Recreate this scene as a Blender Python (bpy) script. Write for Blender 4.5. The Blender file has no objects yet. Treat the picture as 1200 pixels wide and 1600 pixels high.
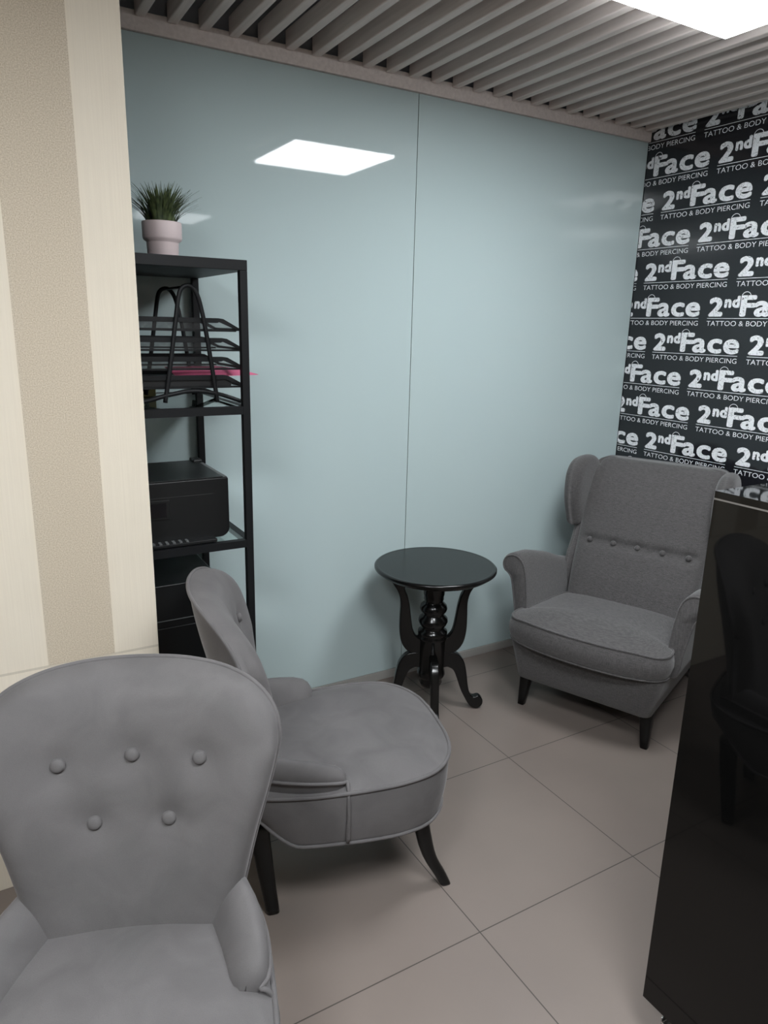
import bpy, bmesh, math, random
from mathutils import Vector, Matrix
random.seed(7)
R = math.radians
C = bpy.context.scene.collection
SC = bpy.context.scene

# ------------------------------------------------------------------ camera, exposure
CAM = Vector((-0.299, -2.6057, 1.5879))
yaw, pitch, roll = 0.5324, 0.2540, 0.0239
F = Vector((math.sin(yaw)*math.cos(pitch), math.cos(yaw)*math.cos(pitch), -math.sin(pitch)))
R0 = Vector((math.cos(yaw), -math.sin(yaw), 0)); U0 = R0.cross(F)
RR = R0*math.cos(roll) + U0*math.sin(roll); UU = -R0*math.sin(roll) + U0*math.cos(roll)
cd = bpy.data.cameras.new('camera'); cam = bpy.data.objects.new('camera', cd); C.objects.link(cam)
cam.matrix_world = Matrix(((RR.x, UU.x, -F.x, CAM.x), (RR.y, UU.y, -F.y, CAM.y), (RR.z, UU.z, -F.z, CAM.z), (0, 0, 0, 1)))
cd.sensor_fit = 'HORIZONTAL'; cd.sensor_width = 36.0; cd.lens = 36.0*1114.93/1200; cd.clip_start = 0.02
SC.camera = cam
vs = SC.view_settings
vs.view_transform = 'Standard'; vs.look = 'None'; vs.gamma = 1.0; vs.use_curve_mapping = False
vs.exposure = 1.07
LAMP = 15.0            # radiance of the ceiling panels
w = bpy.data.worlds.new('world'); SC.world = w; w.use_nodes = True
w.node_tree.nodes['Background'].inputs[0].default_value = (0.6, 0.65, 0.7, 1)
w.node_tree.nodes['Background'].inputs[1].default_value = 0.02

# ------------------------------------------------------------------ materials
def mat(name, col, rough=0.5, spec=0.5, metal=0.0, **kw):
    m = bpy.data.materials.new(name); m.use_nodes = True
    b = m.node_tree.nodes['Principled BSDF']
    b.inputs['Base Color'].default_value = (*col, 1); b.inputs['Roughness'].default_value = rough
    b.inputs['Specular IOR Level'].default_value = spec; b.inputs['Metallic'].default_value = metal
    for k, v in kw.items(): b.inputs[k.replace('_', ' ')].default_value = v
    return m
class NT:
    def __init__(s, m): s.m = m; s.t = m.node_tree; s.b = s.t.nodes['Principled BSDF']
    def n(s, typ, **kw):
        x = s.t.nodes.new(typ)
        for k, v in kw.items(): setattr(x, k, v)
        return x
    def l(s, a, b): s.t.links.new(a, b)
    def math(s, op, a, b=None, c=None):
        x = s.n('ShaderNodeMath', operation=op)
        for i, v in enumerate((a, b, c)):
            if v is None: continue
            if isinstance(v, (int, float)): x.inputs[i].default_value = v
            else: s.l(v, x.inputs[i])
        return x.outputs[0]
    def mix(s, f, a, b):
        x = s.n('ShaderNodeMix', data_type='RGBA')
        for i, v in ((0, f), (6, a), (7, b)):
            if isinstance(v, (int, float)): x.inputs[i].default_value = v
            elif isinstance(v, tuple): x.inputs[i].default_value = (*v, 1)
            else: s.l(v, x.inputs[i])
        return x.outputs[2]
    def obj(s): return s.n('ShaderNodeTexCoord').outputs['Object']
    def xyz(s, v):
        x = s.n('ShaderNodeSeparateXYZ'); s.l(v, x.inputs[0]); return x.outputs
    def noise(s, v, scale, detail=2, dist=0, scl=None):
        if scl:
            mp = s.n('ShaderNodeMapping'); mp.inputs['Scale'].default_value = scl; s.l(v, mp.inputs[0]); v = mp.outputs[0]
        x = s.n('ShaderNodeTexNoise'); s.l(v, x.inputs['Vector'])
        x.inputs['Scale'].default_value = scale; x.inputs['Detail'].default_value = detail; x.inputs['Distortion'].default_value = dist
        return x.outputs[0]
    def bump(s, h, strength, dist=0.001):
        x = s.n('ShaderNodeBump'); x.inputs['Strength'].default_value = strength; x.inputs['Distance'].default_value = dist
        s.l(h, x.inputs['Height']); s.l(x.outputs[0], s.b.inputs['Normal'])
    def ramp(s, f, a, b):
        x = s.n('ShaderNodeMapRange'); s.l(f, x.inputs[0]); x.inputs[1].default_value = a; x.inputs[2].default_value = b
        return x.outputs[0]

M = {}
M['glass_paint'] = mat('mint back-painted glass', (0.475, 0.575, 0.58), 0.03, 0.4)
M['joint'] = mat('dark silicone joint', (0.12, 0.14, 0.14), 0.5)
M['joint_glint'] = mat('pale joint highlight', (0.6, 0.72, 0.7), 0.15)  # pale colour for the highlight painted along the joints
M['void'] = mat('dark void paint', (0.22, 0.225, 0.245), 0.9)
M['duct'] = mat('pale duct board', (0.72, 0.72, 0.68), 0.8)
M['plaster'] = mat('cream plaster', (0.36, 0.33, 0.28), 0.8)
M['black_wall'] = mat('black printed wall panel', (0.012, 0.0125, 0.016), 0.12, 0.7)
M['metal_black'] = mat('black powder coated steel', (0.007, 0.0075, 0.0085), 0.5, 0.25)
M['gloss_black'] = mat('high gloss black board', (0.003, 0.003, 0.003), 0.03, 0.33)
M['edge_strip'] = mat('dark bronze edge strip', (0.16, 0.15, 0.14), 0.3, 0.5)
M['chrome'] = mat('chrome', (0.75, 0.75, 0.75), 0.12, 0.5, 1.0)
M['rubber'] = mat('dark rubber', (0.02, 0.02, 0.02), 0.6)
M['table_black'] = mat('black lacquered wood', (0.004, 0.004, 0.004), 0.2, 0.42)
M['leg_black'] = mat('black stained wood', (0.004, 0.004, 0.004), 0.35, 0.3)
M['plastic'] = mat('black printer plastic', (0.006, 0.0065, 0.007), 0.38, 0.5)
M['plastic_gloss'] = mat('glossy dark screen', (0.005, 0.005, 0.007), 0.1, 0.5)
M['plastic_grey'] = mat('grey printer trim', (0.10, 0.105, 0.105), 0.4)
M['pot'] = mat('pale pink ceramic', (0.60, 0.50, 0.50), 0.55, 0.4)
M['soil'] = mat('dark potting filler', (0.05, 0.045, 0.03), 0.9)
M['pink'] = mat('pink card', (0.75, 0.14, 0.28), 0.6)
M['yellow'] = mat('yellow paper', (0.34, 0.30, 0.12), 0.7)
M['folder'] = mat('black folder', (0.012, 0.012, 0.013), 0.5)
M['aluminium'] = mat('brushed aluminium base strip', (0.33, 0.32, 0.30), 0.45, 0.5)
M['light_frame'] = mat('white lamp frame', (0.75, 0.75, 0.75), 0.5)

def m_floor():
    m = mat('greige floor tile', (0.25, 0.225, 0.205), 0.42, 0.4); t = NT(m); x, y, z = t.xyz(t.obj())
    def edge(v, o):
        a = t.math('SUBTRACT', v, o); a = t.math('DIVIDE', a, 0.6); a = t.math('FRACT', t.math('ADD', a, 40.0))
        a = t.math('ABSOLUTE', t.math('SUBTRACT', a, 0.5)); return t.math('GREATER_THAN', a, 0.5-0.0017/0.6)
    g = t.math('MAXIMUM', edge(x, 0.7581), edge(y, -1.379))
    n = t.noise(t.obj(), 3.0, 5)
    base = t.mix(t.ramp(n, 0.3, 0.7), (0.188, 0.157, 0.139), (0.207, 0.172, 0.152))
    t.l(t.mix(g, base, (0.06, 0.052, 0.045)), t.b.inputs['Base Color'])
    t.bump(t.math('SUBTRACT', t.math('MULTIPLY', t.noise(t.obj(), 260, 3), 0.10), g), 0.12, 0.002)
    return m
def m_wallpaper():
    m = mat('striped cream wallpaper', (0.6, 0.55, 0.45), 0.62, 0.25); t = NT(m); o = t.obj(); x, y, z = t.xyz(o)
    a = t.math('FRACT', t.math('ADD', t.math('DIVIDE', t.math('ADD', x, 0.003), 0.348), 20.0))
    dark = t.math('GREATER_THAN', a, 0.5)
    below = t.math('LESS_THAN', z, 0.663)
    dark = t.math('MULTIPLY', dark, t.math('SUBTRACT', 1.0, below))
    grain = t.noise(o, 340, 2); streak = t.noise(o, 1.0, 3, 0, (260, 260, 4))
    light = t.mix(t.ramp(streak, 0.35, 0.65), (0.72, 0.65, 0.54), (0.75, 0.68, 0.565))
    dk = t.mix(t.ramp(grain, 0.33, 0.70), (0.45, 0.38, 0.29), (0.645, 0.565, 0.445))
    cream = t.mix(dark, light, dk)
    blot = t.math('MULTIPLY', t.ramp(t.noise(o, 9, 4), 0.3, 0.75), 0.10)
    cream = t.mix(blot, cream, (0.50, 0.44, 0.35))
    line = t.math('LESS_THAN', t.math('ABSOLUTE', t.math('SUBTRACT', z, 0.661)), 0.0035)
    t.l(t.mix(t.math('MULTIPLY', line, 0.35), cream, (0.3, 0.26, 0.2)), t.b.inputs['Base Color'])
    t.bump(grain, 0.35, 0.0006)
    return m
def m_velvet(name, a, b):
    m = mat(name, a, 0.85, 0.2); t = NT(m); o = t.obj()
    n = t.ramp(t.noise(o, 9, 4, 0.8), 0.35, 0.68)
    f = t.noise(o, 900, 2)
    c1 = t.mix(n, a, b); c2 = t.mix(t.math('MULTIPLY', t.ramp(f, 0.3, 0.7), 0.35), c1, tuple(v*0.72 for v in a))
    t.l(c2, t.b.inputs['Base Color'])
    t.b.inputs['Sheen Weight'].default_value = 0.25; t.b.inputs['Sheen Roughness'].default_value = 0.35
    t.b.inputs['Sheen Tint'].default_value = (0.62, 0.60, 0.60, 1)
    h = t.math('ADD', t.math('MULTIPLY', f, 0.4), t.noise(o, 14, 3)); t.bump(h, 0.16, 0.004)
    return m
def m_weave():
    m = mat('grey woven upholstery', (0.11, 0.105, 0.105), 0.9, 0.2); t = NT(m); o = t.obj()
    a = t.noise(o, 1.0, 3, 0, (60, 60, 900)); b = t.noise(o, 1.0, 3, 0, (700, 700, 50)); s = t.math('ADD', t.math('MULTIPLY', a, 0.5), t.math('MULTIPLY', b, 0.5))
    t.l(t.mix(t.ramp(s, 0.36, 0.64), (0.046, 0.044, 0.0445), (0.118, 0.111, 0.111)), t.b.inputs['Base Color'])
    t.b.inputs['Sheen Weight'].default_value = 0.25; t.bump(s, 0.4, 0.0012)
    return m
def m_slat():
    m = mat('grey brown slat wood', (0.33, 0.27, 0.24), 0.6, 0.3); t = NT(m); o = t.obj()
    n = t.noise(o, 1.0, 4, 0.3, (70, 3, 70))
    t.l(t.mix(t.ramp(n, 0.3, 0.7), (0.66, 0.585, 0.55), (0.78, 0.70, 0.665)), t.b.inputs['Base Color'])
    return m
def m_letter():
    m = mat('white lettering with dark scrollwork', (0.72, 0.74, 0.78), 0.4); t = NT(m); o = t.obj()
    n = t.noise(o, 22, 1, 1.6); l = t.math('LESS_THAN', t.math('ABSOLUTE', t.math('SUBTRACT', n, 0.5)), 0.008)
    n2 = t.noise(o, 33, 1, 2.2); l2 = t.math('LESS_THAN', t.math('ABSOLUTE', t.math('SUBTRACT', n2, 0.56)), 0.006)
    t.l(t.mix(t.math('MULTIPLY', t.math('MAXIMUM', l, l2), 0.85), (0.86, 0.87, 0.90), (0.02, 0.02, 0.025)), t.b.inputs['Base Color'])
    return m
def m_mesh():
    m = mat('black perforated sheet', (0.02, 0.02, 0.021), 0.45); t = NT(m); x, y, z = t.xyz(t.obj())
    def cell(v): return t.math('ABSOLUTE', t.math('SUBTRACT', t.math('FRACT', t.math('ADD', t.math('MULTIPLY', v, 260), 50.0)), 0.5))
    hole = t.math('MULTIPLY', t.math('LESS_THAN', cell(t.math('ADD', t.math('ADD', x, z), y)), 0.41), t.math('LESS_THAN', cell(t.math('SUBTRACT', t.math('SUBTRACT', x, z), y)), 0.41))
    t.l(t.math('SUBTRACT', 1.0, hole), t.b.inputs['Alpha'])
    return m
def m_blade():
    m = mat('green grass blade', (0.05, 0.075, 0.03), 0.5); t = NT(m); x, y, z = t.xyz(t.obj())
    n = t.ramp(t.noise(t.obj(), 60, 1), 0.3, 0.7)
    t.l(t.mix(n, (0.028, 0.045, 0.02), (0.10, 0.13, 0.05)), t.b.inputs['Base Color']); return m
def m_emit(name, power):
    m = bpy.data.materials.new(name); m.use_nodes = True; nt = m.node_tree; nt.nodes.clear()
    e = nt.nodes.new('ShaderNodeEmission'); o = nt.nodes.new('ShaderNodeOutputMaterial')
    e.inputs[0].default_value = (0.93, 0.97, 1.0, 1); e.inputs[1].default_value = power
    nt.links.new(e.outputs[0], o.inputs[0]); return m
def m_clear():
    m = mat('clear shelf glass', (0.80, 0.88, 0.86), 0.02, 0.5); b = m.node_tree.nodes['Principled BSDF']
    b.inputs['Transmission Weight'].default_value = 1.0; b.inputs['IOR'].default_value = 1.45; return m
M['floor'] = m_floor(); M['wallpaper'] = m_wallpaper()
M['velvet'] = m_velvet('grey velvet', (0.114, 0.108, 0.109), (0.146, 0.138, 0.139))
M['weave'] = m_weave(); M['slat'] = m_slat(); M['letter'] = m_letter(); M['mesh'] = m_mesh(); M['blade'] = m_blade()
M['emit'] = m_emit('lit diffuser', LAMP); M['emit_dim'] = m_emit('dim lit diffuser', LAMP*0.25); M['emit_fill'] = m_emit('added fill diffuser', LAMP*1.55); M['clear'] = m_clear(); M['plain_letter'] = mat('white print', (0.84, 0.85, 0.88), 0.4)  # the strongest emission serves the two added lamps

# ------------------------------------------------------------------ helpers
def tag(o, label=None, cat=None, group=None, kind=None):
    for k, v in (('label', label), ('category', cat), ('group', group), ('kind', kind)):
        if v: o[k] = v
    return o
def thing(name, label, cat, loc=(0, 0, 0), rz=0, group=None):
    o = bpy.data.objects.new(name, None); C.objects.link(o); o.empty_display_size = 0.1
    o.location = loc; o.rotation_euler = (0, 0, R(rz)); return tag(o, label, cat, group)
def obj(name, bm, m, parent=None, smooth=True, bevel=0, sub=0, loc=None):
    bmesh.ops.recalc_face_normals(bm, faces=bm.faces)
    me = bpy.data.meshes.new(name); bm.to_mesh(me); bm.free()
    for p in me.polygons: p.use_smooth = smooth
    me.materials.append(m)
    o = bpy.data.objects.new(name, me); C.objects.link(o)
    if parent: o.parent = parent
    if loc: o.location = loc
    if bevel:
        b = o.modifiers.new('bevel', 'BEVEL'); b.width = bevel; b.segments = 3; b.limit_method = 'ANGLE'; b.angle_limit = R(40)
        if smooth: o.modifiers.new('wn', 'WEIGHTED_NORMAL')
    if sub:
        s = o.modifiers.new('sub', 'SUBSURF'); s.levels = sub; s.render_levels = sub
    return o
def NB(): return bmesh.new()
def box(bm, x0, x1, y0, y1, z0, z1):
    v = [bm.verts.new((x, y, z)) for z in (z0, z1) for x, y in ((x0, y0), (x1, y0), (x1, y1), (x0, y1))]
    for f in ((0, 1, 2, 3), (4, 5, 6, 7), (0, 1, 5, 4), (1, 2, 6, 5), (2, 3, 7, 6), (3, 0, 4, 7)):
        bm.faces.new([v[i] for i in f])
    return bm
def bx(*a): return box(NB(), *a)
def loft(bm, rings, cap=True, closed=True):
    vr = [[bm.verts.new(p) for p in r] for r in rings]; n = len(vr[0])
    for a, b in zip(vr, vr[1:]):
        for i in range(n if closed else n-1):
            j = (i+1) % n; bm.faces.new((a[i], a[j], b[j], b[i]))
    if cap: bm.faces.new(vr[0]); bm.faces.new(vr[-1])
    return bm
def smooth_closed(pts, per=6):
    out = []; n = len(pts); P = [Vector(p) for p in pts]
    for i in range(n):
        p0, p1, p2, p3 = P[i-1], P[i], P[(i+1) % n], P[(i+2) % n]
        for k in range(per):
            t = k/per
            out.append(0.5*((2*p1)+(p2-p0)*t+(2*p0-5*p1+4*p2-p3)*t*t+(3*p1-p0-3*p2+p3)*t**3))
    return out
def smooth_open(pts, per=8):
    out = []; P = [Vector(p) for p in pts]; n = len(P)
    for i in range(n-1):
        p0, p1, p2, p3 = P[max(i-1, 0)], P[i], P[i+1], P[min(i+2, n-1)]
        for k in range(per):
            t = k/per
            out.append(0.5*((2*p1)+(p2-p0)*t+(2*p0-5*p1+4*p2-p3)*t*t+(3*p1-p0-3*p2+p3)*t**3))
    out.append(P[-1]); return out
def resample(pts, n):
    L = [0]; P = list(pts)+[pts[0]]
    for a, b in zip(P, P[1:]): L.append(L[-1]+(b-a).length)
    out = []; k = 0
    for i in range(n):
        s = L[-1]*i/n
        while L[k+1] < s: k += 1
        t = (s-L[k])/max(L[k+1]-L[k], 1e-9); out.append(P[k].lerp(P[k+1], t))
    return out
def tube(bm, path, r, closed=False, seg=10):
    P = [Vector(p) for p in path]; n = len(P); rings = []; nrm = None
    for i in range(n):
        if closed: t = P[(i+1) % n]-P[i-1]
        else: t = P[min(i+1, n-1)]-P[max(i-1, 0)]
        t = t.normalized()
        if nrm is None:
            nrm = t.orthogonal().normalized()
        nrm = (nrm-t*nrm.dot(t)).normalized(); b = t.cross(nrm)
        rr = r[i] if isinstance(r, (list, tuple)) else r
        rings.append([P[i]+(nrm*math.cos(a)+b*math.sin(a))*rr for a in [2*math.pi*k/seg for k in range(seg)]])
    if closed:
        # align the last ring with the first by choosing the best rotation
        vr = [[bm.verts.new(p) for p in q] for q in rings]
        off = min(range(seg), key=lambda o: sum((rings[0][(k+o) % seg]-rings[-1][k]).length for k in range(seg)))
        for i in range(n):
            a = vr[i]; b = vr[(i+1) % n]; o = off if i == n-1 else 0
            for k in range(seg):
                bm.faces.new((a[k], a[(k+1) % seg], b[(k+1+o) % seg], b[(k+o) % seg]))
        return bm
    return loft(bm, rings)
def lathe(bm, prof, seg=48, c=(0, 0)):
    rings = [[Vector((c[0]+r*math.cos(a), c[1]+r*math.sin(a), z)) for a in [2*math.pi*k/seg for k in range(seg)]] for r, z in prof]
    return loft(bm, rings)
def prism(bm, outline, fr, th):
    """outline of (u,z); fr(u,z,s) gives a point, s = -th/2..th/2"""
    a = [fr(u, z, -th/2) for u, z in outline]; b = [fr(u, z, th/2) for u, z in outline]
    return loft(bm, [a, b])
def pillow(bm, outline, fn, ts, centre=None):
    """outline list of 2D Vectors, fn(p2, t, side) -> 3D; side 1 (front) then -1 (back) share the rim ring"""
    n = len(outline); c = centre or sum(outline, Vector((0, 0)))/n
    def ring(t, s): return [fn(c+(p-c)*t, t, s) for p in outline]
    rings = [ring(t, 1) for t in ts] + [ring(t, -1) for t in reversed(ts)]
    return loft(bm, rings)
def grid_pillow(prof, fn, nx=72, nz=110):
    """soft slab over a table of half widths; fn(p2, t, side) as for pillow, t is the closeness to the rim"""
    bm = NB(); z0, z1 = prof[0][0], prof[-1][0]; V = {}
    for s in (1, -1):
        for i in range(nx+1):
            for k in range(nz+1):
                rim_ = i in (0, nx) or k in (0, nz)
                if s < 0 and rim_: V[s, i, k] = V[1, i, k]; continue
                u = math.sin((i/nx-0.5)*math.pi); v = math.sin((k/nz-0.5)*math.pi)
                r_ = (abs(u)**14+abs(v)**14)**(1/14); t = min(1.0, max(abs(u), abs(v), r_))
                g = 1.0 if max(abs(u), abs(v)) < 1e-6 else (max(abs(u), abs(v))/r_ if r_ > 0 else 1.0)
                u, v = u*g, v*g
                z = z0+(z1-z0)*(v+1)/2
                V[s, i, k] = bm.verts.new(fn(Vector((u*lerp_tab(prof, z), z)), 1.0 if rim_ else t, s))
        for i in range(nx):
            for k in range(nz):
                q = (V[s, i, k], V[s, i+1, k], V[s, i+1, k+1], V[s, i, k+1]); bm.faces.new(q if s > 0 else q[::-1])
    return bm
def sstep(x): x = max(0, min(1, x)); return x*x*(3-2*x)
def lerp_tab(tab, z):
    if z <= tab[0][0]: return tab[0][1]
    for (a, b), (c, d) in zip(tab, tab[1:]):
        if z <= c: return b+(d-b)*(z-a)/(c-a)
    return tab[-1][1]
def copy_tree(o, parent=None):
    c = o.copy(); C.objects.link(c)
    if parent: c.parent = parent
    for ch in list(o.children): copy_tree(ch, c)
    return c
TB = [0.02]+[0.06+0.04*k for k in range(20)]+[0.85, 0.88, 0.905, 0.93, 0.95, 0.967, 0.98, 0.99, 0.996, 1.0]
TS = [0.03, 0.15, 0.28, 0.40, 0.52, 0.63, 0.73, 0.81, 0.87, 0.92, 0.955, 0.98, 0.993, 1.0]

# ------------------------------------------------------------------ the setting
XR, ZT, XL, YB = 2.645, 2.462, -2.2, -5.2
tag(obj('floor', bx(XL-0.1, 4.5, YB-0.1, 0.12, -0.05, 0), M['floor'], smooth=False), kind='structure')
wb = tag(obj('wall_back', bx(XL, XR, 0.0, 0.10, 0.0, 2.95), M['void'], smooth=False), kind='structure')
for i, (a, b) in enumerate(((XL, -1.256), (-1.256, 0.044), (0.044, 1.344), (1.344, XR-0.002))):
    obj('glass_panel', bx(a+0.0015, b-0.0015, -0.008, 0.0, 0.043, ZT), M['glass_paint'], wb, smooth=False)
for x in (-1.256, 0.044, 1.344):
    obj('panel_joint', bx(x-0.0015, x+0.0015, -0.006, 0.0, 0.043, ZT), M['joint'], wb, smooth=False)
    obj('joint_highlight', bx(x+0.0015, x+0.0035, -0.0086, -0.006, 0.043, ZT), M['joint_glint'], wb, smooth=False)  # paler strip paints the highlight beside each dark joint
tag(obj('baseboard_back', bx(XL, XR-0.002, -0.012, -0.0005, 0.0, 0.041), M['aluminium'], smooth=False, bevel=0.002), kind='structure')
wr = tag(obj('wall_right', bx(XR, XR+0.10, -1.6, 0.10, 0.0, 2.95), M['black_wall'], smooth=False), kind='structure')
tag(obj('wall_return', bx(XR+0.10, 4.4, -1.6, -1.5, 0.0, 2.95), M['plaster'], smooth=False), kind='structure')
tag(obj('wall_east', bx(4.4, 4.5, YB, -1.5, 0.0, 2.95), M['plaster'], smooth=False), kind='structure')
tag(obj('wall_rear', bx(XL, 4.5, YB-0.1, YB, 0.0, 2.95), M['plaster'], smooth=False), kind='structure')
tag(obj('wall_left', bx(XL-0.1, XL, YB-0.1, 0.10, 0.0, 2.95), M['plaster'], smooth=False), kind='structure')
STUB_X, STUB_Y = 0.120, -0.600
tag(obj('wall_front', bx(XL, STUB_X, STUB_Y, -0.546, 0.0, 2.95), M['wallpaper'], smooth=False, bevel=0.002), kind='structure')
ce = tag(obj('ceiling', bx(XL-0.1, 4.5, YB-0.1, 0.10, 2.95, 3.0), M['void'], smooth=False), kind='structure')
tag(obj('trim_1', bx(STUB_X-0.2, XR-0.002, -0.022, -0.0005, ZT+0.001, 2.52), M['slat'], smooth=False, bevel=0.002), kind='structure')
x = 0.2
for k in range(-22, 43):
    x = 0.2985+0.1003*k
    if abs(x-XR) < 0.03 or x > 4.35: continue
    y1 = -0.024 if x < XR else -1.61
    if x < STUB_X+0.03: y1 = STUB_Y-0.002
    obj('slat', bx(x-0.016, x+0.016, YB+0.01, y1, 2.503, 2.562), M['slat'], ce, smooth=False, bevel=0.004)
d = obj('duct', bx(0.15, 0.95, -0.62, -0.20, 2.70, 2.90), M['duct'], ce, smooth=False, bevel=0.005)
obj('duct', bx(-0.1, 1.1, -1.35, -0.95, 2.75, 2.92), M['duct'], ce, smooth=False, bevel=0.005)

# ceiling lights
def panel(x, y, label, m='emit'):
    s = 0.288
    t = thing('ceiling_light', label, 'light', (x, y, 2.455), 0, 'square ceiling light panels')
    bm = NB()
    for a in ((-s, s, -s, -s+0.008), (-s, s, s-0.008, s), (-s, -s+0.008, -s+0.008, s-0.008), (s-0.008, s, -s+0.008, s-0.008)):
        box(bm, *a, 0.018, 0.046)
    box(bm, -s+0.008, s-0.008, -s+0.008, s-0.008, 0.03, 0.046)
    obj('frame', bm, M['light_frame'], t, smooth=False)
    obj('diffuser', bx(-s+0.004, s-0.004, -s+0.004, s-0.004, 0.004, 0.0175), M[m], t, smooth=False)  # hangs below the frame so its glowing sides brighten the slats
panel(1.535, -1.272, 'square white light panel glowing under the slatted ceiling, top right of the photo')
panel(1.40, -4.10, 'square white light panel far behind, mirrored small beside the potted grass', 'emit_dim')
panel(0.33, -2.55, 'added unseen light panel overhead, brightening the foreground armchair', 'emit_fill')  # guessed lamp out of view, added to light the near chair and wallpaper
panel(-0.95, -2.55, 'added unseen light panel nearest the left wall, brightening the striped wallpaper', 'emit_fill')  # second guessed lamp out of view, added for more light on the stripes

# ------------------------------------------------------------------ lettering on the black wall
def glyph(ch, bold):
    cu = bpy.data.curves.new('g', 'FONT'); cu.body = ch; cu.offset = bold; cu.resolution_u = 4; cu.fill_mode = 'FRONT'
    o = bpy.data.objects.new('g', cu); C.objects.link(o); dg = bpy.context.evaluated_depsgraph_get()
    me = bpy.data.meshes.new_from_object(o.evaluated_get(dg)); bpy.data.objects.remove(o)
    vs_ = [(v.co.x, v.co.y) for v in me.vertices]; fs = [tuple(p.vertices) for p in me.polygons]
    bpy.data.meshes.remove(me); return vs_, fs
def fat(ch, r, n=8):
    v, f = glyph(ch, 0.0); V, Fc = [(*p, 0.0) for p in v], list(f)
    for k in range(n):
        a = 2*math.pi*k/n; o = len(V)
        V += [(p[0]+r*math.cos(a), p[1]+r*math.sin(a), (k+1)*4e-5) for p in v]; Fc += [tuple(i+o for i in q) for q in f]
    return V, Fc
def fit(g, x0, x1, y0, y1):
    v, f = g; ax = [p[0] for p in v]; ay = [p[1] for p in v]
    a, b, c, d_ = min(ax), max(ax), min(ay), max(ay)
    return [(x0+(p[0]-a)/(b-a)*(x1-x0), y0+(p[1]-c)/(d_-c)*(y1-y0), p[2] if len(p) > 2 else 0.0) for p in v], f
big = [fit(fat('2', 0.05), 0.002, 0.074, 0.009, 0.092), fit(fat('n', 0.055), 0.078, 0.112, 0.046, 0.083),
       fit(fat('d', 0.055), 0.115, 0.152, 0.046, 0.096), fit(fat('F', 0.04), 0.156, 0.228, 0.009, 0.097),
       fit(fat('a', 0.034), 0.222, 0.294, 0.008, 0.073), fit(fat('c', 0.034), 0.300, 0.374, 0.008, 0.073),
       fit(fat('e', 0.034), 0.380, 0.458, 0.008, 0.073)]
small = [fit(glyph('TATTOO & BODY PIERCING', -0.006), 0.0, 0.455, -0.031, -0.010)]
ring_v, ring_f = [], []
for k in range(21):
    a = R(-20+k*11); 
    for r_ in (0.0205, 0.0228): ring_v.append((0.178+r_*math.cos(a), 0.090+r_*math.sin(a)))
for k in range(20): ring_f.append((2*k, 2*k+1, 2*k+3, 2*k+2))
small += [(ring_v, ring_f), ([(0, 0), (0.455, 0), (0.455, 0.0022), (0, 0.0022)], [(0, 1, 2, 3)])]
row0 = {2.458: 0.19, 2.298: 0.102, 2.140: -0.124, 1.980: 0.155, 1.823: -0.068, 1.657: 0.053, 1.497: -0.167, 1.338: 0.109,
        1.180: 0.038, 1.018: -0.184, 0.858: 0.075, 0.698: -0.10, 0.538: 0.02}
def lettering(glyphs, name, m, dx):
    bm = NB()
    for z, y0 in row0.items():
        while y0 < 0.0: y0 += 0.5
        for k in range(5):
            ys = y0-0.5*k
            if ys-0.46 < -1.6: continue
            for v, f in glyphs:
                vv = [bm.verts.new((XR-dx-(p[2] if len(p) > 2 else 0), ys-p[0], z+p[1])) for p in v]
                for q in f:
                    try: bm.faces.new([vv[i] for i in q])
                    except ValueError: pass
    bmesh.ops.bisect_plane(bm, geom=bm.verts[:]+bm.edges[:]+bm.faces[:], plane_co=(0, -0.009, 0), plane_no=(0, 1, 0), clear_outer=True)
    o = obj(name, bm, m, wr, smooth=False); return o
lettering(big, 'large_lettering', M['letter'], 0.0006)
lettering(small, 'small_lettering', M['plain_letter'], 0.0004)

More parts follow.
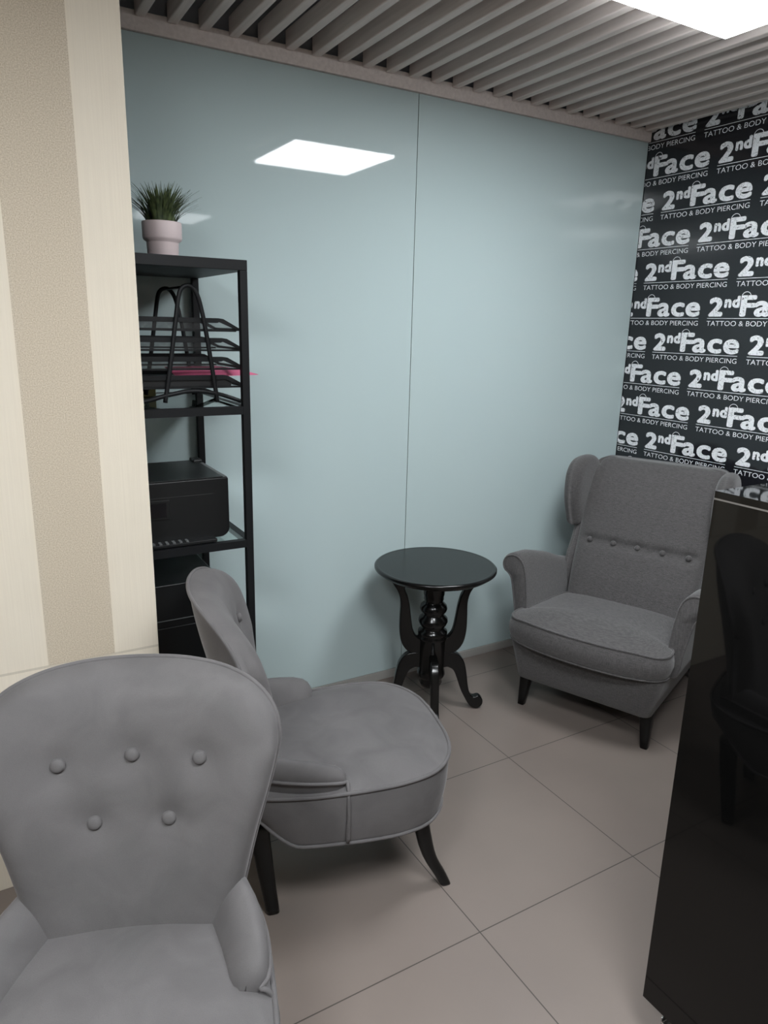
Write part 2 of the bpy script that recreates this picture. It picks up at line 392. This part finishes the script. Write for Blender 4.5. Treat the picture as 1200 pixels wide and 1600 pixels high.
# ------------------------------------------------------------------ grey velvet chairs
HW = [(0.330, 0.05), (0.338, 0.11), (0.355, 0.155), (0.385, 0.183), (0.42, 0.199), (0.50, 0.218), (0.578, 0.236), (0.642, 0.253), (0.72, 0.274), (0.765, 0.285), (0.788, 0.288),
      (0.822, 0.284), (0.849, 0.272), (0.873, 0.250), (0.891, 0.220), (0.905, 0.177), (0.913, 0.125), (0.917, 0.06)]
def yc(z): return -0.062+0.25*(z-0.42)
def wrap(z): return lerp_tab([(0.3, 0.015), (0.5, 0.035), (0.7, 0.075), (0.95, 0.08)], z)
def halfw(z): return max(0.17, lerp_tab(HW[:11], z))
BUT = [(-0.130, 0.763), (0.004, 0.767), (0.134, 0.763), (-0.067, 0.645), (0.073, 0.645)]
def make_velvet_chair(label):
    root = thing('velvet_armchair', label, 'armchair', group='grey velvet armchairs')
    pts = [(w_, z) for z, w_ in HW]; pts = pts + [(-w_, z) for w_, z in reversed(pts)]
    ol = resample([Vector(p) for p in smooth_closed(pts, 4)], 160)
    T = 0.085
    def rim(p): return yc(p.y)+T-wrap(p.y)*(p.x/halfw(p.y))**2
    def dim(x_, z_): return sum(0.013*math.exp(-(((x_-a)**2+(z_-b)**2)/0.0013)) for a, b in BUT)
    def fb(p, t, s):
        r_ = rim(p)
        if s > 0: y = r_-T*(max(0, 1-t**7))**(1/2.3)*(1.0+0.10*(1-t*t))+dim(p.x, p.y)
        else: y = r_+0.012*(1-t**4)
        return Vector((p.x, y, p.y))
    back = obj('backrest', pillow(NB(), ol, fb, TB, Vector((0, 0.64))), M['velvet'], root)
    obj('piping', tube(NB(), [Vector((p.x*1.003, rim(p)+0.002, p.y)) for p in ol], 0.005, True, 8), M['velvet'], back)
    for a, b in BUT:
        bm = NB(); lathe(bm, [(0.004, 0.0125), (0.010, 0.0115), (0.0132, 0.008), (0.0142, 0.002), (0.012, -0.004)], 24)
        y = yc(b)+T-wrap(b)*(a/halfw(b))**2-T*1.06+0.012
        o = obj('button', bm, M['velvet'], back); o.location = (a, y, b); o.rotation_euler = (R(78), 0, 0)
    # seat
    half = [(0.0, -0.562), (0.08, -0.559), (0.15, -0.546), (0.213, -0.512), (0.257, -0.457), (0.276, -0.38), (0.278, -0.30), (0.272, -0.21), (0.258, -0.10), (0.232, 0.0), (0.17, 0.065), (0.08, 0.085)]
    sp = half + [(-a, b) for a, b in reversed(half[1:])]
    so = resample(smooth_closed(sp, 5), 110)
    def zt(p): return 0.418+0.012*sstep((-p.y-0.1)/0.4)
    def fs(p, t, s):
        if s > 0: return Vector((p.x, p.y, zt(p)+0.032*(1-t**3.2)))
        return Vector((p.x*0.985, p.y*0.985, zt(p)-0.03))
    seat = obj('seat', pillow(NB(), so, fs, TS, Vector((0, -0.24))), M['velvet'], root)
    obj('piping', tube(NB(), [Vector((p.x*1.004, p.y*1.004, zt(p))) for p in so], 0.0055, True, 8), M['velvet'], seat)
    def zb(p): return 0.262+0.10*sstep((p.y+0.10)/0.16)
    rings = []
    for q in (0, 0.06, 0.25, 0.5, 0.75, 0.94, 1.0):
        g = 1.0+0.010*math.sin(math.pi*q)-0.045*q*q
        rings.append([Vector((p.x*g, -0.24+(p.y+0.24)*g, zt(p)-0.004+(zb(p)-zt(p)+0.004)*q)) for p in so])
    base = obj('seat_base', loft(NB(), rings), M['velvet'], root)
    lowp = [Vector((p.x*0.962, -0.24+(p.y+0.24)*0.962, zb(p))) for p in so]
    obj('piping', tube(NB(), lowp, 0.005, True, 8), M['velvet'], base)
    # arms
    for sx in (-1, 1):
        S = [(-0.045, 0.188, 0.125, 0.495), (-0.015, 0.206, 0.131, 0.510), (0.02, 0.225, 0.137, 0.514), (0.055, 0.240, 0.145, 0.512), (0.09, 0.251, 0.157, 0.508), (0.125, 0.259, 0.170, 0.502),
             (0.165, 0.264, 0.182, 0.494), (0.195, 0.264, 0.190, 0.484), (0.211, 0.259, 0.198, 0.472), (0.221, 0.249, 0.210, 0.456)]
        rings, edge = [], []
        for f, xo, xi, z in S:
            wd, hh = xo-xi, z-0.43
            pr = [(xo-0.045, 0.375), (xo-0.014, 0.405), (xo, z-0.62*hh), (xo-0.035*wd, z-0.26*hh), (xo-0.20*wd, z), (xo-0.42*wd, z-0.06*hh), (xo-0.65*wd, z-0.28*hh), (xo-0.85*wd, z-0.62*hh), (xo-0.97*wd, z-0.95*hh), (xi+0.002, 0.40), (xi+0.01, 0.37)]
            pr = resample(smooth_closed(pr, 5), 44)
            rings.append([Vector((sx*p.x, -f, p.y)) for p in pr]); edge.append(Vector((sx*(xo+0.0015), -f, z-0.64*hh)))
        arm = obj('arm', loft(NB(), rings), M['velvet'], root)
        edge = smooth_open(edge+[Vector((sx*0.262, -0.223, 0.435)), Vector((sx*0.275, -0.222, 0.408)), Vector((sx*0.2795, -0.222, 0.35)), Vector((sx*0.271, -0.222, 0.272))], 4)
        obj('piping', tube(NB(), edge, 0.0048, False, 8), M['velvet'], arm)
    for sx in (-1, 1):
        path = smooth_open([(sx*0.185, -0.445, 0.285), (sx*0.186, -0.462, 0.20), (sx*0.186, -0.485, 0.11), (sx*0.186, -0.520, 0.04), (sx*0.186, -0.540, 0.0)], 4)
        n = len(path); bm = NB(); rings = []
        for i, p in enumerate(path):
            q = i/(n-1); a = 0.025-0.008*q; b = 0.024-0.008*q
            rings.append([Vector((p.x+a*math.copysign(abs(math.cos(u))**0.6, math.cos(u)), p.y+b*math.copysign(abs(math.sin(u))**0.6, math.sin(u)), p.z)) for u in [2*math.pi*k/16 for k in range(16)]])
        obj('leg', loft(bm, rings), M['leg_black'], root)
        path = smooth_open([(sx*0.165, 0.0, 0.30), (sx*0.165, -0.010, 0.20), (sx*0.163, -0.022, 0.1), (sx*0.160, -0.035, 0.0)], 4)
        n = len(path); rings = []
        for i, p in enumerate(path):
            q = i/(n-1); a = 0.028-0.009*q
            rings.append([Vector((p.x+a*math.copysign(abs(math.cos(u))**0.6, math.cos(u)), p.y+a*math.copysign(abs(math.sin(u))**0.6, math.sin(u)), p.z)) for u in [2*math.pi*k/16 for k in range(16)]])
        obj('leg', loft(NB(), rings), M['leg_black'], root)
    return root
ch1 = make_velvet_chair('grey velvet armchair in the foreground, its buttoned back facing us before the striped wallpaper')
ch1.location = (-0.104, -1.328, 0); ch1.rotation_euler = (0, 0, R(-21.9))
ch2 = copy_tree(ch1); ch2['label'] = 'grey velvet armchair seen from the side, standing between the black shelf and the round table'
ch2.location = (0.298, -0.873, 0); ch2.rotation_euler = (0, 0, R(76.3))

# ------------------------------------------------------------------ wing chair
def make_wing_chair():
    root = thing('wing_chair', 'tall grey woven wing chair with buttoned back in the corner by the lettered black wall', 'armchair', (1.706, -0.761, 0), -67.7)
    def rrect(x, y0, y1, r, n=8):
        o = []
        for cx, cy, a0 in ((x-r, y1-r, 0), (-x+r, y1-r, 90), (-x+r, y0+r, 180), (x-r, y0+r, 270)):
            for k in range(n+1):
                a = R(a0+90*k/n); o.append(Vector((cx+r*math.cos(a), cy+r*math.sin(a))))
        return o
    rings = []
    for z, x_, y0, y1, r_ in ((0.146, 0.276, 0.040, 0.78, 0.03), (0.149, 0.284, 0.030, 0.79, 0.035), (0.24, 0.304, 0.016, 0.84, 0.045), (0.30, 0.318, 0.006, 0.86, 0.05), (0.335, 0.325, 0.004, 0.87, 0.05)):
        rings.append([Vector((p.x, p.y, z)) for p in rrect(x_, y0, y1, r_)])
    obj('seat_base', loft(NB(), rings), M['weave'], root)
    half = [(0.0, -0.056), (0.10, -0.052), (0.20, -0.037), (0.28, -0.008), (0.320, 0.032), (0.326, 0.085), (0.316, 0.118), (0.302, 0.128), (0.298, 0.16), (0.294, 0.30), (0.278, 0.46), (0.20, 0.56), (0.0, 0.57)]
    so = resample(smooth_closed(half+[(-a, b) for a, b in reversed(half[1:-1])], 5), 120)
    def zt(p): return 0.430-0.012*sstep((abs(p.x)-0.2)/0.12)*sstep((0.2-p.y)/0.2)-0.030*sstep((p.y+0.02)/0.5)
    def zbm(p): return 0.326+0.01*sstep((p.y)/0.4)
    def fs(p, t, s):
        if s > 0: return Vector((p.x, p.y, zt(p)+0.030*(1-t**3)))
        return Vector((p.x*0.99, p.y*0.99, zbm(p)-0.005))
    cush = obj('seat_cushion', NB_side(so, fs, zt, zbm), M['weave'], root)
    obj('piping', tube(NB(), [Vector((p.x, p.y, zt(p)+0.001)) for p in so], 0.0042, True, 8), M['weave'], cush)
    obj('piping', tube(NB(), [Vector((p.x, p.y, zbm(p))) for p in so], 0.0042, True, 8), M['weave'], cush)
    # backrest
    def yf(z): return lerp_tab([(0.30, 0.45), (0.41, 0.47), (0.52, 0.505), (0.66, 0.565), (0.85, 0.645), (1.015, 0.735)], z)
    prof = [(0.28, 0.262), (0.34, 0.275), (0.50, 0.283), (0.70, 0.290), (0.90, 0.298), (1.012, 0.300)]
    bt = [(x_, 0.655) for x_ in (-0.215, -0.105, 0.005, 0.115, 0.225)]
    def fb(p, t, s):
        y = yf(p.y)
        if s > 0:
            y += 0.05*(1-(max(0, 1-t**9))**0.5)-0.018*(1-t*t)
            y += 0.016*math.exp(-((p.y-0.655)/0.022)**2)*(1-t**8)+sum(0.010*math.exp(-((p.x-a)**2+(p.y-b)**2)/0.0004) for a, b in bt)
        else: y = y+0.15-0.03*sstep((p.y-0.8)/0.2)
        return Vector((p.x, y, p.y))
    TT = [0.03]+[0.10+0.045*k for k in range(17)]+[0.86, 0.90, 0.94, 0.97, 0.99, 1.0]
    back = obj('backrest', grid_pillow(prof, fb), M['weave'], root)
    for a, b in bt:
        bm = lathe(NB(), [(0.004, 0.012), (0.009, 0.010), (0.012, 0.006), (0.0125, 0.0), (0.010, -0.006)], 18)
        o = obj('button', bm, M['weave'], back); o.location = (a, yf(b)-0.018+0.022, b); o.rotation_euler = (R(68), 0, 0)
    for sx in (-1, 1):
        # wing: padded ear, rounded outline in the (y,z) plane
        wo = [(0.605, 0.695), (0.580, 0.735), (0.548, 0.82), (0.540, 0.91), (0.553, 0.975), (0.60, 1.015), (0.68, 1.024), (0.75, 1.014), (0.80, 0.975), (0.825, 0.90), (0.81, 0.80), (0.78, 0.72), (0.70, 0.695)]
        oo = resample(smooth_closed(wo, 5), 90)
        def fw(p, t, s):
            hw = 0.040*(max(0, 1-t**8))**(1/2.2)
            return Vector((sx*(0.312+0.10*(0.78-p.x)*0.6+(hw if s > 0 else -hw)), p.x, p.y))
        obj('wing', pillow(NB(), oo, fw, TS, Vector((0.68, 0.86))), M['weave'], root)
        lo = [(0.640, 0.72), (0.618, 0.68), (0.590, 0.62), (0.555, 0.56), (0.54, 0.45), (0.60, 0.36), (0.78, 0.36), (0.80, 0.50), (0.79, 0.72), (0.70, 0.73)]
        oo = resample(smooth_closed(lo, 5), 80)
        def fl(p, t, s):
            hw = 0.024*(max(0, 1-t**6))**(1/2.2)
            return Vector((sx*(0.302+0.04*(0.70-p.x)+(hw if s > 0 else -hw)), p.x, p.y))
        obj('side_panel', pillow(NB(), oo, fl, TS, Vector((0.66, 0.55))), M['weave'], root)
        # scroll arm
        pr = [(0.300, 0.31), (0.302, 0.45), (0.312, 0.55), (0.326, 0.615), (0.352, 0.648), (0.385, 0.655), (0.416, 0.640), (0.427, 0.612), (0.420, 0.584), (0.400, 0.570), (0.382, 0.545), (0.368, 0.48), (0.354, 0.40), (0.343, 0.31)]
        pr = resample(smooth_closed(pr, 6), 70); cx = Vector((0.34, 0.5))
        rings = []
        for y, g, dz in ((0.118, 0.86, 0), (0.120, 0.93, 0), (0.126, 0.985, 0), (0.135, 1.0, 0), (0.25, 1.0, -0.012), (0.40, 0.985, -0.050), (0.55, 0.97, -0.105), (0.66, 0.95, -0.135)):
            ring = []
            for p in pr:
                q = cx+(p-cx)*g
                ring.append(Vector((sx*(q.x-0.02*sstep((y-0.2)/0.4)*max(0, (q.y-0.4)/0.25)), y, q.y+dz*max(0, (q.y-0.31)/0.35))))
            rings.append(ring)
        arm = obj('arm', loft(NB(), rings), M['weave'], root)
        pp = [Vector((sx*(cx+(p-cx)*0.95).x, 0.1205, (cx+(p-cx)*0.95).y)) for p in pr if p.y > 0.335]
        k0 = max(range(len(pp)), key=lambda k: (pp[k]-pp[k-1]).length); pp = pp[k0:]+pp[:k0]
        obj('piping', tube(NB(), pp, 0.004, False, 8), M['weave'], arm)
    for sx in (-1, 1):
        for ty, by in ((0.095, 0.078), (0.72, 0.80)):
            rings = []
            for z, a in ((0.165, 0.026), (0.12, 0.024), (0.04, 0.018), (0.0, 0.015)):
                q = 1-z/0.165; cxx = sx*(0.258+0.010*q); cyy = ty+(by-ty)*q
                rings.append([Vector((cxx+a*math.copysign(abs(math.cos(u))**0.5, math.cos(u)), cyy+a*math.copysign(abs(math.sin(u))**0.5, math.sin(u)), z)) for u in [2*math.pi*k/16 for k in range(16)]])
            obj('leg', loft(NB(), rings), M['leg_black'], root)
    return root
def NB_side(so, fs, zt, zbm):
    """cushion with crowned top, bulging side band, flat bottom"""
    n = len(so); c = Vector((0, 0.22)); rings = [[fs(c+(p-c)*t, t, 1) for p in so] for t in TS]
    for q in (0.15, 0.35, 0.6, 0.85, 1.0):
        g = 0.012*math.sin(math.pi*q)
        rings.append([Vector((p.x+(p-c).normalized().x*g, p.y+(p-c).normalized().y*g, zt(p)+(zbm(p)-zt(p))*q)) for p in so])
    return loft(NB(), rings)
make_wing_chair()

# ------------------------------------------------------------------ round table
tb = thing('side_table', 'small round black pedestal table with curved legs beside the mint glass wall', 'table', (1.295, -0.325, 0))
prof = [(0.02, 0.614), (0.19, 0.614), (0.222, 0.618), (0.232, 0.624), (0.236, 0.631), (0.244, 0.633), (0.250, 0.638), (0.250, 0.645), (0.245, 0.6495), (0.238, 0.6505), (0.234, 0.6495), (0.232, 0.6495), (0.02, 0.6495)]
obj('tabletop', lathe(NB(), prof, 96), M['table_black'], tb)
colp = [(0.03, 0.108), (0.042, 0.112), (0.049, 0.128), (0.046, 0.146), (0.054, 0.152), (0.060, 0.165), (0.058, 0.18), (0.055, 0.19), (0.055, 0.322), (0.060, 0.327), (0.062, 0.340), (0.057, 0.345), (0.062, 0.352), (0.061, 0.362), (0.050, 0.370), (0.046, 0.378), (0.056, 0.390), (0.062, 0.405), (0.060, 0.418), (0.046, 0.432), (0.044, 0.438), (0.054, 0.450), (0.058, 0.462), (0.054, 0.476), (0.042, 0.488), (0.037, 0.496), (0.042, 0.502), (0.041, 0.515), (0.044, 0.525), (0.044, 0.60), (0.075, 0.606), (0.075, 0.616)]
obj('column', lathe(NB(), colp, 40), M['table_black'], tb)
low = [(0.045, 0.262), (0.078, 0.266), (0.112, 0.256), (0.138, 0.222), (0.150, 0.178), (0.158, 0.125), (0.168, 0.080), (0.184, 0.058), (0.207, 0.062), (0.226, 0.046), (0.227, 0.022), (0.210, 0.004), (0.192, 0.003), (0.170, 0.018), (0.146, 0.058), (0.127, 0.098), (0.109, 0.150), (0.093, 0.184), (0.068, 0.198), (0.045, 0.20)]
upp = [(0.196, 0.616), (0.172, 0.570), (0.150, 0.534), (0.140, 0.49), (0.141, 0.430), (0.141, 0.368), (0.133, 0.318), (0.115, 0.284), (0.090, 0.266), (0.045, 0.266), (0.045, 0.320), (0.066, 0.338), (0.083, 0.366), (0.093, 0.420), (0.100, 0.472), (0.110, 0.516), (0.122, 0.548), (0.125, 0.616)]
lo_ = smooth_closed(low, 4); up_ = smooth_closed(upp, 4)
a0 = -27.0
for k in range(4):
    a = R(a0+90*k); u = Vector((math.cos(a), math.sin(a), 0)); n_ = Vector((-math.sin(a), math.cos(a), 0))
    leg = obj('leg', prism(NB(), [(p.x, p.y) for p in lo_], lambda r_, z, s: u*r_+n_*s+Vector((0, 0, z)), 0.034), M['table_black'], tb, bevel=0.006)
    obj('glide', lathe(NB(), [(0.010, 0.0), (0.011, 0.006)], 12, (u.x*0.202, u.y*0.202)), M['chrome'], leg)
    if k % 2 == 0:
        obj('support_arm', prism(NB(), [(p.x, p.y) for p in up_], lambda r_, z, s: u*r_+n_*s+Vector((0, 0, z)), 0.034), M['table_black'], tb, bevel=0.006)

# ------------------------------------------------------------------ black shelf unit
SX0, SX1, SY0, SY1 = -0.112, 0.4445, -0.536, -0.020  # shelf unit and everything on it scaled up about the camera, clearing the chair
sh = thing('shelving_unit', 'tall black metal shelf unit with glass shelves half hidden behind the wallpapered wall', 'shelf', ((SX0+SX1)/2, (SY0+SY1)/2, 0))
def S(bm_args, name, m, bev=0.0015, parent=None):
    x0, x1, y0, y1, z0, z1 = bm_args; cx, cy = (SX0+SX1)/2, (SY0+SY1)/2
    return obj(name, bx(x0-cx, x1-cx, y0-cy, y1-cy, z0, z1), m, parent or sh, smooth=False, bevel=bev)
P = 0.0226
for xx in (SX0, SX1-P):
    for yy in (SY0, SY1-P): S((xx, xx+P, yy, yy+P, 0.0, 1.7345), 'post', M['metal_black'])
S((SX0, SX1, SY0, SY1, 1.7345, 1.7636), 'top_shelf', M['metal_black'])
for z in (0.092, 0.4965, 0.9286, 1.3466):
    cx, cy = (SX0+SX1)/2, (SY0+SY1)/2; bm = NB()
    for a in ((SX0+P, SX1-P, SY0, SY0+P), (SX0+P, SX1-P, SY1-P, SY1), (SX0, SX0+P, SY0+P, SY1-P), (SX1-P, SX1, SY0+P, SY1-P)):
        box(bm, a[0]-cx, a[1]-cx, a[2]-cy, a[3]-cy, z-0.024, z-0.0005)
    fr = obj('shelf_frame', bm, M['metal_black'], sh, smooth=False)
    S((SX0+P+0.001, SX1-P-0.001, SY0+P+0.001, SY1-P-0.001, z-0.007, z-0.001), 'glass_shelf', M['clear'], 0, fr)

# potted grass
pl = thing('potted_grass', 'artificial grass plant in a pale pink pot on top of the black shelf unit', 'plant', (0.262, -0.315, 1.7636)); pl.scale = (1.0775,)*3
obj('pot', lathe(NB(), [(0.039, 0.0), (0.0410, 0.003), (0.0430, 0.046), (0.0440, 0.049), (0.0510, 0.054), (0.0528, 0.060), (0.0530, 0.098), (0.0520, 0.1005), (0.0490, 0.1005), (0.0480, 0.098), (0.046, 0.088), (0.005, 0.088)], 64), M['pot'], pl)
obj('filler', lathe(NB(), [(0.004, 0.0885), (0.0455, 0.0885), (0.0455, 0.090), (0.03, 0.094), (0.004, 0.095)], 32), M['soil'], pl)
bm = NB()
for k in range(230):
    a = random.uniform(0, 2*math.pi); r0 = 0.038*math.sqrt(random.random()); out = (0.015+0.055*random.random())*(0.4+r0/0.038*0.9)
    h = random.uniform(0.075, 0.128)*(1-0.16*r0/0.038); d_ = Vector((math.cos(a), math.sin(a), 0)); s_ = Vector((-math.sin(a), math.cos(a), 0))
    if k < 9: out = random.uniform(0.07, 0.088); h = random.uniform(0.06, 0.085); r0 = 0.038
    b0 = d_*r0; wd = random.uniform(0.0026, 0.0042); prev = None
    for i in range(7):
        q = i/6; p = b0+d_*out*q**1.9+Vector((0, 0, 0.090+h*(q-0.12*q**3*(out/0.08)))); ww = wd*(1-q**2)+0.0002
        v = [bm.verts.new(p-s_*ww), bm.verts.new(p+d_*0.0007), bm.verts.new(p+s_*ww)]
        if prev: bm.faces.new((prev[0], prev[1], v[1], v[0])); bm.faces.new((prev[1], prev[2], v[2], v[1]))
        prev = v
tag(obj('grass', bm, M['blade'], pl), kind=None)

# letter tray organiser
OR = thing('letter_tray', 'black wire mesh letter tray of stacked levels on the upper glass shelf', 'letter tray', (0.26, -0.337, 1.3466)); OR.scale = (1.0775,)*3
def L3(x_, y_, z_): return Vector((x_-0.22, y_+0.50, z_-1.364))
for y_ in (-0.622, -0.385):
    pth = smooth_open([L3(0.172, y_, 1.374), L3(0.190, y_, 1.47), L3(0.212, y_, 1.60), L3(0.222, y_, 1.655), L3(0.232, y_, 1.676), L3(0.249, y_, 1.682), L3(0.264, y_, 1.672), L3(0.276, y_, 1.645), L3(0.289, y_, 1.58), L3(0.303, y_, 1.48), L3(0.317, y_, 1.372)], 6)
    obj('frame_loop', tube(NB(), pth, 0.0060, False, 12), M['metal_black'], OR)
    pth = smooth_open([L3(0.02, y_, 1.371), L3(0.10, y_, 1.376), L3(0.19, y_, 1.396), L3(0.25, y_, 1.404), L3(0.32, y_, 1.394), L3(0.385, y_, 1.372)], 6)
    obj('base_rod', tube(NB(), pth, 0.0060, False, 12), M['metal_black'], OR)
obj('handle_bar', tube(NB(), [L3(0.247, -0.622, 1.680), L3(0.247, -0.385, 1.680)], 0.0035, False, 10), M['metal_black'], OR)
for x_, z_ in ((0.08, 1.374), (0.38, 1.3735)):
    obj('base_rod', tube(NB(), [L3(x_, -0.622, z_), L3(x_, -0.385, z_)], 0.0035, False, 10), M['metal_black'], OR)
for z_, xr in ((1.566, 0.392), (1.513, 0.400), (1.462, 0.400), (1.412, 0.400)):
    y0, y1 = -0.612, -0.395; bm = NB()
    bm.faces.new([bm.verts.new(L3(*p)) for p in ((0.05, y0, z_), (xr-0.010, y0, z_), (xr-0.010, y1, z_), (0.05, y1, z_))])
    side = ((0.05, z_), (xr-0.010, z_), (xr-0.004, z_+0.008), (xr-0.050, z_+0.027), (0.05, z_+0.027))
    for yy in (y0, y1): bm.faces.new([bm.verts.new(L3(a, yy, b)) for a, b in side])
    bm.faces.new([bm.verts.new(L3(*p)) for p in ((xr-0.010, y0, z_), (xr-0.010, y1, z_), (xr-0.004, y1, z_+0.008), (xr-0.004, y0, z_+0.008))])
    tr = obj('tray', bm, M['mesh'], OR, smooth=False)
    bm = NB()
    for yy in (y0, y1):
        prism(bm, [(0.05, z_+0.021), (xr-0.065, z_+0.021), (xr-0.060, z_+0.024), (xr-0.008, z_+0.002), (xr-0.002, z_+0.007), (xr-0.048, z_+0.032), (xr-0.062, z_+0.034), (0.05, z_+0.034)], lambda a, b, s: L3(a, yy+s, b), 0.006)
        box(bm, 0.05-0.22, xr-0.012-0.22, yy+0.5-0.0015, yy+0.5+0.0015, z_-1.364-0.002, z_-1.364+0.003)
    box(bm, xr-0.010-0.22, xr-0.002-0.22, y0+0.5, y1+0.5, z_-1.364+0.001, z_-1.364+0.007)
    obj('rim', bm, M['metal_black'], tr, smooth=False)
def at_obj(name, bm, m, label, cat, **k): return tag(obj(name, bm, m, **k), label, cat)
at_obj('folder', bx(0.088, 0.4165, -0.451, -0.240, 1.400, 1.4242), M['folder'], 'thick black folder lying in the lowest mesh level of the letter tray', 'folder', bevel=0.004)
bm = NB()
prism(bm, [(0.26, -0.423), (0.511, -0.4285), (0.484, -0.337), (0.427, -0.272), (0.26, -0.261)], lambda a, b, s: Vector((a, b, 1.4255+s+0.006*max(0, a-0.34)/0.15+0.14*(b+0.4285))), 0.0012)
at_obj('pink_paper', bm, M['pink'], 'bright pink sheet of paper sticking out right of the letter tray', 'paper', smooth=False)
at_obj('note_box', bx(0.131, 0.2516, -0.1645, -0.089, 1.3468, 1.412), M['yellow'], 'small dull yellow paper block behind the letter tray on the upper glass shelf', 'box', bevel=0.002)

# printer
def printer(name, label, x0, x1, y0, y1, z0, z1, upper):
    t = thing(name, label, 'printer', ((x0+x1)/2, (y0+y1)/2, z0)); w_, d_, h = (x1-x0)/2, (y1-y0)/2, z1-z0
    r_ = 0.03; o = []
    for cx, cz, a_0 in ((w_-0.006, h-0.006, 0), (-w_+0.006, h-0.006, 90), (-w_+r_, r_+0.006, 180), (w_-r_, r_+0.006, 270)):
        rr = 0.006 if a_0 < 180 else r_
        for k in range(7): a = R(a_0+15*k); o.append((cx+rr*math.cos(a), cz+rr*math.sin(a)))
    obj('body', prism(NB(), o, lambda a, b, s: Vector((a, s, b)), 2*d_), M['plastic'], t, bevel=0.004)
    if upper:
        obj('lid', bx(-w_+0.01, w_-0.016, -d_+0.004, d_-0.02, h, h+0.003), M['plastic'], t, smooth=False, bevel=0.001)
        obj('trim_strip', bx(w_-0.014, w_-0.003, -d_+0.004, d_-0.07, h, h+0.0015), M['plastic_grey'], t, smooth=False)
        obj('hinge', bx(w_-0.035, w_-0.004, d_-0.065, d_-0.01, h-0.004, h+0.012), M['plastic'], t, bevel=0.006)
        sc = obj('control_panel', bx(-w_+0.05, w_-0.185, -d_-0.0025, -d_, h*0.42, h*0.72), M['plastic'], t, smooth=False, bevel=0.001)
        obj('screen', bx(-w_+0.06, w_-0.195, -d_-0.0035, -d_-0.0025, h*0.46, h*0.68), M['plastic_gloss'], sc, smooth=False)
        obj('seam', bx(-w_+0.02, w_-0.05, -d_-0.0008, -d_, h*0.752, h*0.760), M['rubber'], t, smooth=False)
        tr = obj('output_tray', bx(-w_+0.03, w_-0.052, -d_-0.035, -d_+0.02, 0.002, 0.012), M['plastic'], t, smooth=False, bevel=0.002)
        for k in range(8): obj('tray_rib', bx(-0.06+0.02*k, -0.052+0.02*k, -d_-0.030, -d_-0.005, 0.012, 0.015), M['plastic_grey'], tr, smooth=False)
        for sx in (-1, 1): obj('foot', bx(sx*(w_-0.05)-0.015, sx*(w_-0.05)+0.015, -d_+0.03, d_-0.03, 0.0, 0.007), M['rubber'], t, smooth=False)
    else:
        obj('seam', bx(-w_+0.004, w_-0.004, -d_-0.001, -d_, h*0.62, h*0.63), M['plastic_grey'], t, smooth=False)
        obj('front_flap', bx(-w_+0.03, w_-0.03, -d_-0.004, -d_, h*0.08, h*0.55), M['plastic'], t, smooth=False, bevel=0.002)
        for sx in (-1, 1): obj('foot', bx(sx*(w_-0.05)-0.015, sx*(w_-0.05)+0.015, -d_+0.03, d_-0.03, 0.0, 0.007), M['rubber'], t, smooth=False)
printer('printer', 'black inkjet printer on the middle glass shelf, with small screen and rounded lower edge', -0.0685, 0.384, -0.488, -0.159, 0.9286, 1.1247, True)
printer('laser_printer', 'larger black printer on the lower shelf, partly behind the side-on grey armchair', -0.074, 0.346, -0.500, -0.089, 0.4965, 0.806, False)

# ------------------------------------------------------------------ black gloss cabinet on casters
CX0, CY1 = 0.903, -1.790
cb = thing('cabinet', 'glossy black cabinet on casters cutting off the right edge of the photo', 'cabinet', (CX0+0.26, CY1-0.45, 0))
def CB(x0, x1, y0, y1, z0, z1, name, m, bev=0.001, parent=None):
    return obj(name, bx(x0-0.26, x1-0.26, y0+0.45, y1+0.45, z0, z1), m, parent or cb, smooth=False, bevel=bev)
CB(0.018, 0.52, -0.90, -0.0005, 0.112, 1.286, 'carcass', M['gloss_black'])
CB(0.0, 0.018, -0.90, 0.0, 0.112, 1.287, 'front_panel', M['gloss_black'], 0.0006)
CB(0.0, 0.52, -0.90, 0.0, 1.2905, 1.304, 'top_panel', M['gloss_black'], 0.0006)
CB(0.0005, 0.51, -0.89, -0.0005, 1.2870, 1.2905, 'edge_strip', M['edge_strip'], 0)
for xx, yy in ((0.045, -0.055), (0.46, -0.055), (0.045, -0.82), (0.46, -0.82)):
    x_, y_ = xx-0.26, yy+0.45
    ca = obj('caster', lathe(NB(), [(0.012, 0.06), (0.012, 0.095), (0.030, 0.097), (0.030, 0.1115)], 24, (x_, y_)), M['chrome'], cb)
    bm = lathe(NB(), [(0.006, -0.011), (0.021, -0.011), (0.026, -0.007), (0.026, 0.007), (0.021, 0.011), (0.006, 0.011)], 32)
    wl = obj('wheel', bm, M['rubber'], ca); wl.location = (x_-0.01, y_, 0.027); wl.rotation_euler = (R(90), 0, R(20))
    bm = lathe(NB(), [(0.014, -0.0125), (0.018, -0.0125), (0.018, 0.0125), (0.014, 0.0125)], 32)
    wl = obj('wheel_cap', bm, M['chrome'], ca); wl.location = (x_-0.01, y_, 0.027); wl.rotation_euler = (R(90), 0, R(20))
    bm = NB()
    for s in (-1, 1): box(bm, x_-0.022, x_+0.012, y_+s*0.0165-0.0015, y_+s*0.0165+0.0015, 0.022, 0.075)
    box(bm, x_-0.022, x_+0.016, y_-0.018, y_+0.018, 0.060, 0.066)
    obj('fork', bm, M['chrome'], ca, smooth=False, bevel=0.002)
